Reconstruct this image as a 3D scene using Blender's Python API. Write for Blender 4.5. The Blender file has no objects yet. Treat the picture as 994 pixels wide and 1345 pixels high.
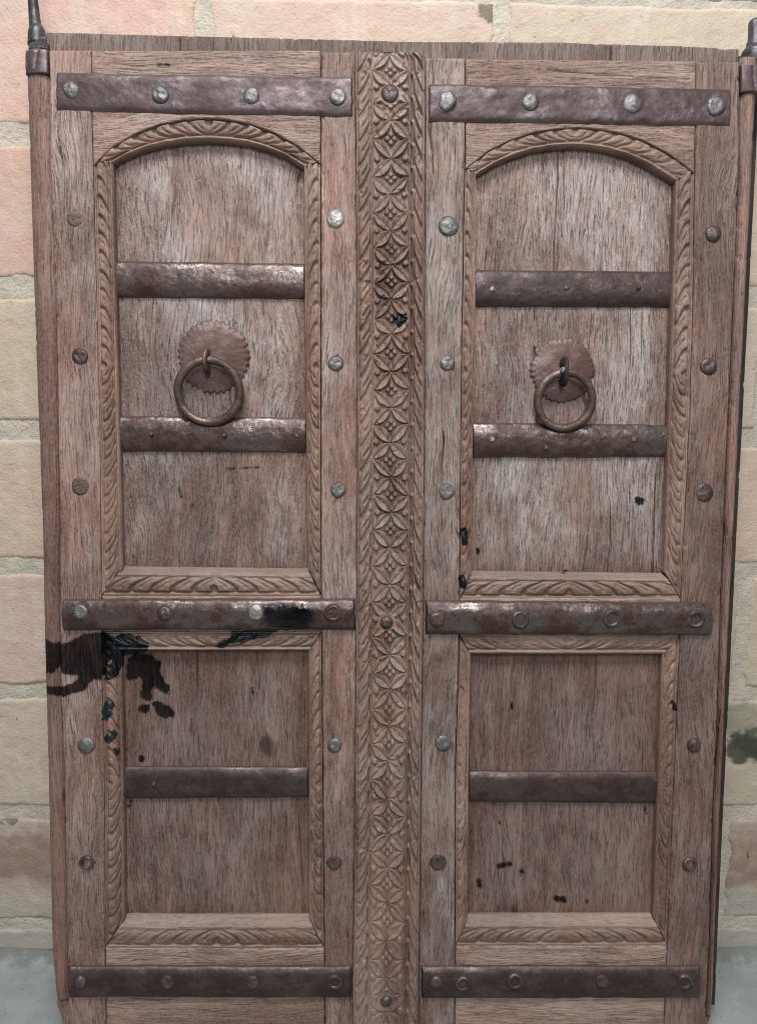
import bpy, math, random
import numpy as np
from mathutils import Matrix, Vector

sc = bpy.context.scene
COL = sc.collection
R = math.radians
rng = random.Random(7)

# ------------------------------------------------------------------ camera, light, exposure
# The pair of leaves leans back against the wall. Door-local frame: u right, v up, d towards the viewer.
LEAN = R(4.0)
Z0 = 0.622                      # door-local v = 0 lies this high above the floor
F, CX, CY = 1010.0, 497.0, 672.5
CR = (-0.08692, -0.01919, 0.01029)
CC = np.array([-0.03697, 0.20803, 1.02155])


def rotm(a, b, c):
    ca, sa, cb, sb, c_, s_ = math.cos(a), math.sin(a), math.cos(b), math.sin(b), math.cos(c), math.sin(c)
    Rx = np.array([[1, 0, 0], [0, ca, -sa], [0, sa, ca]])
    Ry = np.array([[cb, 0, sb], [0, 1, 0], [-sb, 0, cb]])
    Rz = np.array([[c_, -s_, 0], [s_, c_, 0], [0, 0, 1]])
    return Rz @ Ry @ Rx


RM = rotm(*CR)
# door-local (x=u, y=-d, z=v)  ->  world
DOOR = Matrix.Translation((0, 0, Z0)) @ Matrix.Rotation(-LEAN, 4, 'X')
UVD = Matrix(((1, 0, 0, 0), (0, 0, -1, 0), (0, 1, 0, 0), (0, 0, 0, 1)))   # (u,v,d) -> (u,-d,v)

cam_d = bpy.data.cameras.new('camera')
cam = bpy.data.objects.new('camera', cam_d)
COL.objects.link(cam)
m = Matrix(RM.tolist()).to_4x4()
m.translation = Vector(CC)
cam.matrix_world = DOOR @ UVD @ m
cam_d.sensor_fit = 'AUTO'
cam_d.sensor_width = 36
cam_d.lens = 36 * F / 1345
cam_d.clip_start = 0.02
cam_d.clip_end = 200
sc.camera = cam

w = bpy.data.worlds.new('World')
sc.world = w
w.use_nodes = True
w.node_tree.nodes['Background'].inputs[0].default_value = (0.93, 0.95, 1.0, 1)
w.node_tree.nodes['Background'].inputs[1].default_value = 0.19


def area(name, loc, target, sx, sy, power, col):
    d = bpy.data.lights.new(name, 'AREA')
    d.shape = 'RECTANGLE'
    d.size, d.size_y, d.energy, d.color = sx, sy, power, col
    o = bpy.data.objects.new(name, d)
    o.location = loc
    o.rotation_euler = (Vector(target) - Vector(loc)).to_track_quat('-Z', 'Y').to_euler()
    COL.objects.link(o)
    return o


area('skylight', (-0.15, -1.15, 2.75), (0.05, 0, 0.95), 0.9, 0.6, 52, (0.985, 0.985, 1.0))
area('sheen_light', (0.20, -2.75, 2.25), (0.05, 0, 0.9), 0.9, 0.8, 42, (0.96, 0.98, 1.0))  # added lamp out of view, gives the upper panels their sheen

sc.view_settings.view_transform = 'Standard'
sc.view_settings.look = 'None'
sc.view_settings.exposure = 0.0
sc.view_settings.gamma = 1.0
sc.view_settings.use_curve_mapping = False
sc.render.engine = 'CYCLES'
sc.cycles.max_bounces = 6
sc.cycles.filter_width = 1.05

# ------------------------------------------------------------------ numeric helpers


def P(px, py, d=0.0):
    """Point of the door-local plane at depth d met by the sight line through a photo pixel -> u, v."""
    px = np.asarray(px, float); py = np.asarray(py, float)
    rx, ry, rz = (px - CX) / F, -(py - CY) / F, -np.ones_like(px)
    ru = RM[0, 0] * rx + RM[0, 1] * ry + RM[0, 2] * rz
    rv = RM[1, 0] * rx + RM[1, 1] * ry + RM[1, 2] * rz
    rd = RM[2, 0] * rx + RM[2, 1] * ry + RM[2, 2] * rz
    t = (d - CC[2]) / rd
    return CC[0] + t * ru, CC[1] + t * rv


def _hash(ix, iy, seed):
    n = (ix.astype(np.int64) * 374761393 + iy.astype(np.int64) * 668265263 + seed * 1442695041) & 0xFFFFFFFF
    n = ((n ^ (n >> 13)) * 1274126177) & 0xFFFFFFFF
    return ((n ^ (n >> 16)) & 0xFFFF) / 65535.0


def vnoise(x, y, seed=0):
    x = np.asarray(x, float); y = np.asarray(y, float)
    ix, iy = np.floor(x), np.floor(y)
    fx, fy = x - ix, y - iy
    fx = fx * fx * (3 - 2 * fx); fy = fy * fy * (3 - 2 * fy)
    a = _hash(ix, iy, seed); b = _hash(ix + 1, iy, seed); c = _hash(ix, iy + 1, seed); d = _hash(ix + 1, iy + 1, seed)
    return (a + (b - a) * fx) * (1 - fy) + (c + (d - c) * fx) * fy - 0.5


def fbm(x, y, seed=0, o=3):
    r = 0; a = 1.0; t = 0
    for k in range(o):
        r = r + a * vnoise(x * 2 ** k, y * 2 ** k, seed + k); t += a; a *= 0.5
    return r / t * 2


def sstep(a, b, x):
    t = np.clip((x - a) / (b - a), 0, 1)
    return t * t * (3 - 2 * t)


def line(*pts):
    xs = [p[0] for p in pts]; ys = [p[1] for p in pts]
    return lambda t: np.interp(t, xs, ys)


def lerp(a, b, t):
    return a + (b - a) * t


def seg_d(X, Y, x1, y1, x2, y2):
    dx, dy = x2 - x1, y2 - y1
    t = np.clip(((X - x1) * dx + (Y - y1) * dy) / (dx * dx + dy * dy + 1e-9), 0, 1)
    return np.hypot(X - x1 - t * dx, Y - y1 - t * dy)


def poly_sd(X, Y, pts):
    """signed distance, positive inside"""
    d = np.full(X.shape, 1e9); ins = np.zeros(X.shape, bool)
    n = len(pts)
    for i in range(n):
        (x1, y1), (x2, y2) = pts[i], pts[(i + 1) % n]
        d = np.minimum(d, seg_d(X, Y, x1, y1, x2, y2))
        if y1 != y2:
            c = ((y1 > Y) != (y2 > Y)) & (X < (x2 - x1) * (Y - y1) / (y2 - y1) + x1)
            ins ^= c
    return np.where(ins, d, -d)


TAR = [[(131, 830), (150, 836), (160, 832), (182, 836), (196, 846), (193, 857), (164, 862), (160, 875), (153, 892), (136, 893), (134, 882), (147, 868), (132, 858)],
       [(136, 925), (141, 920), (150, 922), (148, 938), (140, 948), (133, 946)],
       [(134, 970), (150, 957), (156, 966), (147, 976), (138, 977)],
       [(280, 852), (286, 844), (302, 838), (304, 829), (340, 826), (374, 824), (350, 838), (325, 842), (302, 846), (290, 854)],
       [(346, 793), (372, 789), (400, 791), (413, 799), (417, 812), (408, 825), (372, 829), (350, 824), (345, 810)],
       [(833, 654), (839, 651), (847, 656), (845, 664), (838, 665), (833, 660)],
       [(514, 415), (522, 410), (534, 412), (535, 422), (525, 430), (517, 424)]]
TARC = [(152, 985, 153, 990, 3.5), (609, 697, 611, 713, 5), (607, 760, 608, 769, 5), (884, 925, 886, 932, 3.5)]
BRN = [[(56, 838), (82, 847), (100, 838), (111, 832), (140, 830), (150, 840), (148, 862), (140, 880), (134, 894), (122, 893), (113, 907), (84, 915), (58, 913), (58, 902), (80, 902), (100, 895), (103, 888), (84, 886), (78, 878), (68, 884), (58, 884)],
       [(165, 878), (168, 864), (178, 857), (198, 858), (206, 868), (212, 868), (210, 882), (216, 895), (224, 900), (222, 912), (212, 909), (201, 902), (199, 920), (191, 921), (184, 913), (187, 900), (184, 889), (175, 893), (167, 892)],
       [(182, 928), (188, 924), (196, 926), (196, 934), (188, 937), (182, 933)],
       [(200, 924), (206, 921), (222, 927), (230, 935), (228, 943), (215, 944), (203, 935)]]
BRNC = [(186, 996, 187, 998, 3.5), (172, 1053, 171, 1058, 3), (252, 663, 252, 664, 2), (655, 1137, 668, 1134, 3.5), (684, 1144, 686, 1145, 2.5),
        (629, 1158, 630, 1162, 4), (730, 1179, 740, 1182, 4), (627, 723, 627, 726, 3), (741, 751, 743, 752, 3), (236, 640, 238, 652, 1.2), (846, 1060, 849, 1068, 1.5), (672, 925, 673, 931, 1.6), (330, 905, 331, 911, 1.4), (655, 1080, 656, 1081, 0.5),
        (300, 616, 342, 614, 0.6), (270, 10, 271, 11, 0.5), (770, 1183, 771, 1185, 2), (205, 84, 222, 85, 1.5)]


def stains(X, Y):
    t = np.full(X.shape, -12.0); b = np.full(X.shape, -12.0)
    for p in TAR: t = np.maximum(t, poly_sd(X, Y, p))
    for c in TARC: t = np.maximum(t, c[4] - seg_d(X, Y, *c[:4]))
    for p in BRN: b = np.maximum(b, poly_sd(X, Y, p))
    for c in BRNC: b = np.maximum(b, c[4] - seg_d(X, Y, *c[:4]))
    return np.clip(t, -12, 12), np.clip(b, -12, 12)


# ------------------------------------------------------------------ object helpers


def mesh_np(name, V, Q, smooth=True, attrs=None, T=None):
    """V (n,3), Q (m,4) quads, T (k,3) triangles"""
    me = bpy.data.meshes.new(name)
    V = np.asarray(V, np.float32); Q = np.asarray(Q, np.int32).reshape(-1, 4)
    T = np.zeros((0, 3), np.int32) if T is None else np.asarray(T, np.int32).reshape(-1, 3)
    me.vertices.add(len(V)); me.vertices.foreach_set('co', V.ravel())
    nl = len(Q) * 4 + len(T) * 3
    me.loops.add(nl); me.loops.foreach_set('vertex_index', np.concatenate([Q.ravel(), T.ravel()]))
    me.polygons.add(len(Q) + len(T))
    st = np.concatenate([np.arange(len(Q)) * 4, len(Q) * 4 + np.arange(len(T)) * 3])
    me.polygons.foreach_set('loop_start', st.astype(np.int32))
    me.polygons.foreach_set('loop_total', np.concatenate([np.full(len(Q), 4), np.full(len(T), 3)]).astype(np.int32))
    sm = np.ones(len(Q) + len(T), bool) if smooth is True else (np.zeros(len(Q) + len(T), bool) if smooth is False else smooth)
    me.polygons.foreach_set('use_smooth', sm)
    for k, v in (attrs or {}).items():
        at = me.attributes.new(k, 'FLOAT', 'POINT'); at.data.foreach_set('value', np.asarray(v, np.float32))
    me.update(calc_edges=True); me.validate()
    return me


def link(name, me, mat, parent, loc=None):
    o = bpy.data.objects.new(name, me)
    if mat is not None and me is not None and not me.materials: me.materials.append(mat)
    COL.objects.link(o)
    if parent is not None: o.parent = parent
    if loc is not None: o.location = loc
    return o


def empty(name, label, cat, mw, group=None):
    o = bpy.data.objects.new(name, None)
    COL.objects.link(o)
    o.matrix_world = mw
    o['label'] = label; o['category'] = cat
    if group: o['group'] = group
    return o


def sheet(name, PX, PY, d0, H, back, mat, parent, off=(0, 0, 0), cap=True, extra=None):
    """Carved slab: front surface over photo-plane grid PX,PY at depth d0+H, straight sides down to depth `back`, closed behind."""
    r, c = PX.shape
    U, Vv = P(PX, PY, d0)
    D = d0 + H
    front = np.stack([U - off[0], -D - off[1], Vv - off[2]], -1).reshape(-1, 3)
    idx = np.arange(r * c).reshape(r, c)
    Q = np.stack([idx[1:, :-1], idx[1:, 1:], idx[:-1, 1:], idx[:-1, :-1]], -1).reshape(-1, 4)
    ring = np.concatenate([idx[0, :], idx[1:, -1], idx[-1, -2::-1], idx[-2:0:-1, 0]])
    top = front[ring].copy()
    bot = top.copy(); bot[:, 1] = -back - off[1]
    n0 = r * c; k = len(ring)
    V = np.concatenate([front, top, bot])
    a = n0 + np.arange(k); b = n0 + (np.arange(k) + 1) % k
    Q2 = np.stack([a, b, b + k, a + k], -1)
    sm = np.concatenate([np.ones(len(Q), bool), np.zeros(len(Q2), bool)])
    t, br = stains(PX, PY)
    at = {'tar': t, 'brown': br}
    for kk, vv in (extra or {}).items(): at[kk] = vv
    at = {kk: np.concatenate([vv.ravel(), vv.ravel()[ring], vv.ravel()[ring]]) for kk, vv in at.items()}
    me = mesh_np(name, V, np.concatenate([Q, Q2]), sm, at)
    return link(name, me, mat, parent)


def grid(L, Rr, T, B, step=2.5):
    """photo-plane grid between left/right edges (functions of y) and top/bottom edges (functions of x)"""
    ym = (T(L(300)) + B(L(300))) / 2
    w_ = abs(Rr(ym) - L(ym)); h_ = abs(B(L(ym)) - T(L(ym)))
    nu = max(4, int(w_ / step)) + 1; nv = max(4, int(h_ / step)) + 1
    # denser rows close to the edges so that rounding reads
    def dens(n, size):
        e = np.array([0, 0.5, 1.1, 2.0]) / max(size, 8)
        return np.concatenate([e, np.linspace(3.2 / max(size, 8), 1 - 3.2 / max(size, 8), n), 1 - e[::-1]])
    s = dens(nu, w_); t = dens(nv, h_)
    S, Tt = np.meshgrid(s, t)
    X = lerp(L(0 * S + ym), Rr(0 * S + ym), S)
    Y = lerp(T(X), B(X), Tt)
    for _ in range(3):
        X = lerp(L(Y), Rr(Y), S)
        Y = lerp(T(X), B(X), Tt)
    return X, Y, S, Tt, w_, h_


def board(name, L, Rr, T, B, d, back, mat, parent, off, step=2.5, seed=0, axis='z', rnd=2.2, hi=0.0016, amp=0.0006, cracks=(), extra=None, shape=None, ridge=None):
    X, Y, S, Tt, w_, h_ = grid(L, Rr, T, B, step)
    ex, ey = np.minimum(S, 1 - S) * w_, np.minimum(Tt, 1 - Tt) * h_
    e = np.minimum(ex, ey)
    wear = rnd * (1 + 0.7 * fbm(X / 23, Y / 23, seed + 5))
    H = -hi * (1 - np.clip(e / np.maximum(wear, .6), 0, 1)) ** 2
    # uneven edge: nicks
    nick = sstep(0.25, 0.6, fbm(X / 9, Y / 13, seed + 9)) * np.exp(-(e / 3.0) ** 2)
    H = H - 0.0022 * nick
    if axis == 'z': H = H + amp * fbm(X / 9, Y / 120, seed) + amp * 1.2 * fbm(X / 60, Y / 160, seed + 3)
    else: H = H + amp * fbm(X / 120, Y / 9, seed) + amp * 1.2 * fbm(X / 160, Y / 60, seed + 3)
    if ridge:
        Xw = X + 9 * fbm(X / 70, Y / 90, seed + 21, 2) + (Y - 300) * .05
        rd_ = fbm(Xw / 3.6, Y / 38, seed + 22, 3)
        pa = .35 + .65 * sstep(-.35, .25, fbm(X / 70, Y / 80, seed + 23, 2) + ridge[1] * (1 - sstep(300, 420, Y)))
        H = H + ridge[0] * rd_ * pa * sstep(4, 22, e)
    for cr in cracks:
        dd = np.full(X.shape, 99.0)
        for (a, b) in zip(cr[1:-1], cr[2:]):
            dd = np.minimum(dd, seg_d(X + 1.5 * fbm(X / 8, Y / 14, 77), Y, *a, *b))
        H = H - cr[0] * np.exp(-(dd / 1.3) ** 2)
    rr_ = random.Random(seed * 13 + 1)
    for _k in range(int(w_ * h_ / 5200) + 2):
        px_, py_ = rr_.uniform(0.05, .95), rr_.uniform(.03, .97)
        x0_ = float(X[int(py_ * (X.shape[0] - 1)), int(px_ * (X.shape[1] - 1))]); y0_ = float(Y[int(py_ * (X.shape[0] - 1)), int(px_ * (X.shape[1] - 1))])
        ln, sk, dp = rr_.uniform(18, 85), rr_.uniform(-5, 5), rr_.uniform(.0006, .0022)
        q_ = (x0_ + sk, y0_ + ln) if axis == 'z' else (x0_ + ln, y0_ + sk)
        dd = seg_d(X + 1.8 * fbm(X / 9, Y / 12, seed + _k), Y + (1.8 * fbm(X / 12, Y / 9, seed + _k) if axis == 'x' else 0), x0_, y0_, *q_)
        H = H - dp * np.exp(-(dd / rr_.uniform(.7, 1.2)) ** 2)
    if shape is not None: H = H + shape(X, Y, S, Tt)
    ext = {'edge': e}
    if extra: ext.update(extra(X, Y, S, Tt))
    return sheet(name, X, Y, d, H, back, mat, parent, off, extra=ext)


# ------------------------------------------------------------------ materials


class N:
    def __init__(s, name):
        s.m = bpy.data.materials.new(name); s.m.use_nodes = True
        s.t = s.m.node_tree; s.t.nodes.clear()
        s.out = s.t.nodes.new('ShaderNodeOutputMaterial')

    def new(s, kind, ins=None, **props):
        n = s.t.nodes.new(kind)
        for k, v in props.items(): setattr(n, k, v)
        for k, v in (ins or {}).items(): s.set(n, k, v)
        return n

    def set(s, n, k, v):
        if isinstance(v, bpy.types.NodeSocket): s.t.links.new(v, n.inputs[k])
        elif v is not None: n.inputs[k].default_value = v

    def math(s, op, a, b=None, c=None, clamp=False):
        n = s.new('ShaderNodeMath', operation=op, use_clamp=clamp)
        s.set(n, 0, a)
        if b is not None: s.set(n, 1, b)
        if c is not None: s.set(n, 2, c)
        return n.outputs[0]

    def vmul(s, v, k):
        n = s.new('ShaderNodeVectorMath', operation='MULTIPLY'); s.set(n, 0, v); s.set(n, 1, k); return n.outputs[0]

    def vadd(s, v, k):
        n = s.new('ShaderNodeVectorMath', operation='ADD'); s.set(n, 0, v); s.set(n, 1, k); return n.outputs[0]

    def noise(s, vec, scale, detail=3, rough=.55, dist=0.0, col=False):
        n = s.new('ShaderNodeTexNoise', {'Vector': vec, 'Scale': scale, 'Detail': detail, 'Roughness': rough, 'Distortion': dist})
        return n.outputs['Color'] if col else n.outputs['Fac']

    def mr(s, v, a, b, c=0.0, d=1.0, smooth=True):
        n = s.new('ShaderNodeMapRange', {0: v, 1: a, 2: b, 3: c, 4: d}, interpolation_type='SMOOTHSTEP' if smooth else 'LINEAR')
        return n.outputs[0]

    def mix(s, f, a, b, mode='MIX'):
        n = s.new('ShaderNodeMix', data_type='RGBA', blend_type=mode)
        s.set(n, 0, f); s.set(n, 6, a); s.set(n, 7, b)
        return n.outputs[2]

    def attr(s, name):
        return s.new('ShaderNodeAttribute', attribute_name=name).outputs['Fac']

    def bsdf(s, **k):
        b = s.new('ShaderNodeBsdfPrincipled', {kk.replace('_', ' '): v for kk, v in k.items()})
        s.t.links.new(b.outputs[0], s.out.inputs[0]); return b


def c4(h):
    """sRGB hex -> linear rgba"""
    r = [int(h[i:i + 2], 16) / 255 for i in (0, 2, 4)]
    return tuple((x / 12.92 if x <= .04045 else ((x + .055) / 1.055) ** 2.4) for x in r) + (1,)


def sc3(c, k): return (c[0] * k, c[1] * k, c[2] * k, 1)


def wood(name, light, dark, grey, greyamt=0.5, axis='z', bump=1.0, rough=0.55, wav=1.0, figure=1.0, pore=0.6, seed=0.0, edgered=0.0, spec=0.5, dust=0.0):
    n = N(name)
    light = (light[0] * 1.0, light[1] * .93, light[2] * .90, 1)
    dark = (dark[0] * .86, dark[1] * .76, dark[2] * .73, 1)
    co = n.new('ShaderNodeTexCoord').outputs['Object']
    co = n.vadd(co, (seed * 1.37, seed * .71, seed * 2.13))
    if axis == 'x':      # turn the grain
        sp = n.new('ShaderNodeSeparateXYZ', {0: co})
        co = n.new('ShaderNodeCombineXYZ', {0: sp.outputs[2], 1: sp.outputs[1], 2: sp.outputs[0]}).outputs[0]
    # grain bends: low-frequency push across the grain
    wv = n.noise(n.vmul(co, (5, 5, 2.2)), 1.6, 2, .5, col=True)
    co2 = n.vadd(co, n.vmul(n.vadd(wv, (-.5, -.5, -.5)), (0.042 * wav, 0.02, 0.0)))
    wv2 = n.noise(n.vmul(co, (30, 30, 12)), 1.5, 2, .5, col=True)
    co2 = n.vadd(co2, n.vmul(n.vadd(wv2, (-.5, -.5, -.5)), (0.005 * wav, 0.003, 0.0)))
    # fibre, figure, pores, splits
    fib = n.noise(n.vmul(co2, (400, 400, 21)), 1.0, 5, .64)
    fine = n.noise(n.vmul(co2, (760, 760, 55)), 1.0, 3, .6)
    fig = n.noise(n.vmul(co2, (60, 30, 2.4)), 1.0, 4, .6, .6)
    por = n.noise(n.vmul(co2, (620, 620, 34)), 1.0, 2, .5)
    spl = n.noise(n.vmul(co2, (150, 60, 3.2)), 1.0, 3, .55)
    patch = n.noise(n.vmul(co, (9, 9, 6)), 1.0, 4, .6)
    patch2 = n.noise(n.vmul(co, (22, 22, 12)), 1.3, 5, .65)
    col = n.mix(n.mr(fig, .30, .72), dark, light)
    col = n.mix(n.math('MULTIPLY', n.mr(fib, .36, .54, 1.0, 0.0), .52 * figure), col, sc3(dark, .66))
    col = n.mix(n.math('MULTIPLY', n.mr(fib, .56, .72), .26 * figure), col, sc3(light, 1.3))
    col = n.mix(n.math('MULTIPLY', n.mr(fine, .36, .50, 1.0, 0.0), .45), col, sc3(dark, .6))
    hue = n.noise(n.vmul(co2, (26, 20, 3.5)), 1.0, 3, .6)
    col = n.mix(n.mr(hue, .50, .72, 0, .38), col, n.mix(.5, col, c4('8a5443')))
    g = n.math('MULTIPLY', n.mr(n.math('ADD', patch, n.math('MULTIPLY', patch2, .5)), .62, .92), greyamt)
    g = n.math('MULTIPLY', g, n.mr(n.math('ADD', n.math('MULTIPLY', fib, .6), n.math('MULTIPLY', fine, .4)), .36, .60, .25, 1.0))
    if edgered: g = n.math('MULTIPLY', g, n.mr(n.attr('edge'), 8, 60))
    col = n.mix(g, col, grey)
    if edgered:
        er = n.math('MULTIPLY', n.mr(n.math('ADD', n.attr('edge'), n.math('MULTIPLY', patch2, 14)), 10, 38, 1, 0), edgered)
        col = n.mix(er, col, sc3(dark, 1.15))
    pm = n.mr(por, .33, .43, 1, 0)
    pm = n.math('MULTIPLY', pm, pore)
    col = n.mix(pm, col, sc3(dark, .32))
    sm = n.math('MULTIPLY', n.mr(spl, .26, .32, 1, 0), .85)
    col = n.mix(sm, col, sc3(dark, .18))
    # grime in soft clouds, fine mottling
    gr = n.noise(n.vmul(co, (14, 14, 9)), 1.0, 6, .7)
    oi = n.new('ShaderNodeObjectInfo').outputs['Random']
    big = n.noise(n.vadd(n.vmul(co, (5.5, 5.5, 3.2)), n.new('ShaderNodeCombineXYZ', {0: n.math('MULTIPLY', oi, 7.0), 2: oi}).outputs[0]), 1.0, 4, .62)
    col = n.mix(n.mr(big, .46, .66, 0, .62), col, sc3(dark, .82))
    col = n.mix(n.mr(big, .50, .30, 0, .38), col, sc3(light, 1.14))
    col = n.mix(n.mr(gr, .50, .74, 0, .68), col, sc3(dark, .50))
    mot = n.noise(co, 260, 4, .7)
    col = n.mix(n.mr(mot, .3, .7, .0, .30), col, sc3(light, 1.25))
    spk = n.noise(co, 480, 1, .5)
    col = n.mix(n.mr(spk, .76, .80, 0, .55), col, c4('b9aca2'))
    if dust:
        nz = n.new('ShaderNodeSeparateXYZ', {0: n.new('ShaderNodeNewGeometry').outputs['Normal']}).outputs[2]
        col = n.mix(n.math('MULTIPLY', n.mr(nz, .15, .7), dust), col, c4('9a8f85'))
    vo = n.new('ShaderNodeTexVoronoi', {'Vector': n.vmul(co2, (7.0, 1.0, 3.6)), 'Scale': 1.0, 'Randomness': 1.0})
    kd = n.math('ADD', vo.outputs['Distance'], n.math('MULTIPLY', n.math('SUBTRACT', patch2, .5), .10))
    kn = n.mr(kd, .020, .060, .75, 0)
    col = n.mix(kn, col, sc3(dark, .40))
    # every board its own value
    col = n.mix(n.mr(oi, 0, 1, 0, .30, smooth=False), col, n.mix(1.0, col, (.70, .66, .64, 1), 'MULTIPLY'))
    # tar and brown drips, each with its own ragged outline
    rag = n.math('SUBTRACT', n.noise(co, 130, 4, .6), .5)
    rag2 = n.math('SUBTRACT', n.noise(n.vmul(co, (420, 420, 40)), 1, 2, .6), .5)
    rg = n.math('ADD', n.math('MULTIPLY', rag, 9), n.math('MULTIPLY', rag2, 5.0))
    br = n.mr(n.math('ADD', n.attr('brown'), rg), -1.8, 1.8)
    ta = n.mr(n.math('ADD', n.attr('tar'), rg), -.6, 1.0)
    bc = n.mix(n.mr(gr, .4, .6), c8(15, 9, 10), c8(31, 22, 24))
    col = n.mix(n.math('MULTIPLY', br, n.mr(n.math('ADD', n.math('MULTIPLY', fib, .6), n.math('MULTIPLY', patch2, .5)), .42, .68, 1.0, .90)), col, bc)
    tc = n.mix(n.mr(patch2, .50, .66), c4('0a0a0c'), c4('1a252b'))
    col = n.mix(ta, col, tc)
    h = n.math('ADD', n.math('MULTIPLY', fib, 1.0), n.math('MULTIPLY', fine, .35))
    h = n.math('SUBTRACT', h, n.math('MULTIPLY', pm, .55))
    h = n.math('SUBTRACT', h, n.math('MULTIPLY', sm, 1.6))
    h = n.math('ADD', h, n.math('MULTIPLY', mot, .22))
    h = n.math('MULTIPLY', h, n.mr(patch, .3, .65, .55, 1.25))
    bmp = n.new('ShaderNodeBump', {'Strength': min(1.0, bump), 'Distance': 0.0021 * max(1, bump), 'Height': h})
    ro = n.mr(n.math('ADD', fib, n.math('MULTIPLY', patch, .6)), .5, 1.1, rough + .12, rough - .10)
    ro = n.math('SUBTRACT', ro, n.math('MULTIPLY', ta, .18))
    spl_ = n.math('MULTIPLY', n.math('SUBTRACT', 1.0, n.math('MULTIPLY', n.math('MAXIMUM', br, 0.0), .8)), spec)
    n.bsdf(Base_Color=col, Roughness=ro, Normal=bmp.outputs[0], Specular_IOR_Level=spl_)
    return n.m


def iron(name, rust, steel, met=0.6, rough=0.42, bump=.6, wear=.5, seed=0, edgewear=0.4):
    n = N(name)
    co = n.vadd(n.new('ShaderNodeTexCoord').outputs['Object'], (seed, seed * .3, seed * .7))
    a = n.noise(n.vmul(co, (22, 22, 34)), 1, 5, .62)
    b = n.noise(co, 160, 5, .65)
    c = n.noise(co, 620, 3, .6)
    mask = n.mr(n.math('ADD', a, n.math('MULTIPLY', b, .45)), .62, .90)
    col = n.mix(mask, rust, steel)
    col = n.mix(n.mr(b, .52, .72, 0, .65), col, sc3(rust, .45))
    col = n.mix(n.mr(c, .60, .72, 0, .5), col, sc3(steel, 1.25))
    col = n.mix(n.mr(n.noise(co, 70, 3, .6), .62, .72, 0, .45), col, c4('5e3f36'))
    if edgewear:
        col = n.mix(n.math('MULTIPLY', n.mr(n.math('ADD', n.attr('edge'), n.math('MULTIPLY', b, 3)), 1.2, 4.0, 1, 0), edgewear), col, c4('7d6a66'))
    ta = n.mr(n.math('ADD', n.attr('tar'), n.math('MULTIPLY', n.math('SUBTRACT', n.noise(n.vmul(co, (45, 45, 110)), 1, 5, .65), .5), 26)), -5, 8)
    col = n.mix(ta, col, c4('17171a'))
    h = n.math('ADD', n.math('MULTIPLY', b, .8), n.math('MULTIPLY', c, .5))
    h = n.math('ADD', h, n.math('MULTIPLY', a, 1.0))
    bmp = n.new('ShaderNodeBump', {'Strength': bump, 'Distance': 0.0012, 'Height': h})
    m_ = n.mr(mask, 0, 1, met * .35, met, smooth=False)
    ro = n.mr(n.math('ADD', b, n.math('MULTIPLY', mask, -.35)), .1, .7, rough - .08, rough + .2)
    ro = n.math('SUBTRACT', ro, n.math('MULTIPLY', ta, .2))
    n.bsdf(Base_Color=col, Metallic=m_, Roughness=ro, Normal=bmp.outputs[0])
    return n.m


def c8(r, g, b):
    """8-bit sRGB -> linear rgba"""
    return tuple((x / 12.92 if x <= .04045 else ((x + .055) / 1.055) ** 2.4) for x in (r / 255, g / 255, b / 255)) + (1,)


W_STILE = wood('wood_stile', c8(178, 149, 136), c8(112, 84, 74), c8(190, 183, 179), .70, 'z', 1.1, .50, 1.2, seed=1)
W_STILE_G = wood('wood_stile_grey', c8(158, 136, 124), c8(98, 77, 68), c8(176, 170, 165), .80, 'z', 1.1, .52, 1.3, seed=2)
W_STILE_LOW = wood('wood_stile_right', c8(150, 124, 112), c8(92, 69, 60), c8(158, 150, 146), .60, 'z', 1.0, .52, 1.2, seed=3)
W_RAIL = wood('wood_rail', c8(176, 150, 134), c8(112, 86, 74), c8(178, 170, 164), .45, 'x', .8, .5, 1.2, seed=4)
W_PANEL = wood('wood_panel', c8(165, 140, 128), c8(100, 77, 68), c8(198, 194, 192), .95, 'z', 1.5, .35, 2.0, seed=5, edgered=.6, spec=.9)
W_PANEL_B = wood('wood_panel_low', c8(146, 120, 108), c8(90, 67, 59), c8(152, 143, 140), .65, 'z', 1.0, .50, 1.2, seed=6, edgered=.6)
W_PANEL_C = wood('wood_panel_right', c8(165, 139, 126), c8(100, 77, 67), c8(198, 193, 190), .95, 'z', 1.6, .34, .9, seed=9, edgered=.5, spec=.95)
W_MOULD = wood('wood_moulding', c8(162, 136, 121), c8(100, 76, 66), c8(164, 152, 145), .45, 'z', .5, .48, .5, figure=.6, pore=.5, seed=7)
W_MOULD_X = wood('wood_moulding_cross', c8(160, 134, 119), c8(100, 77, 66), c8(162, 151, 144), .5, 'x', .5, .5, .5, figure=.6, pore=.5, seed=8, dust=.25)
W_STRIP = wood('wood_carved_strip', c8(160, 136, 122), c8(98, 75, 66), c8(158, 149, 143), .65, 'z', .5, .47, .4, figure=.55, pore=.5, seed=10)
W_POST = wood('wood_post', c8(152, 122, 110), c8(92, 66, 57), c8(150, 138, 131), .45, 'z', .8, .5, .7, seed=11)
W_TOP = wood('wood_top', c8(132, 113, 103), c8(80, 66, 60), c8(140, 131, 125), .6, 'z', .9, .6, 1.0, seed=12)
W_PEG = wood('wood_peg', c8(126, 100, 90), c8(72, 52, 45), c8(125, 113, 107), .3, 'z', .5, .5, 1.0, seed=13)
W_SHADE = wood('wood_painted_shade', c8(62, 50, 46), c8(34, 27, 25), c8(66, 58, 54), .3, 'z', .8, .7, 1.0, seed=14)  # dark tone stands for the shade at the right post's outer edge
I_STRAP = iron('iron_strap', c8(68, 49, 48), c8(104, 92, 94), .6, .42, .45)
I_ROUND = iron('iron_round', c8(66, 44, 38), c8(122, 111, 107), .85, .30, .38, seed=3)
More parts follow.
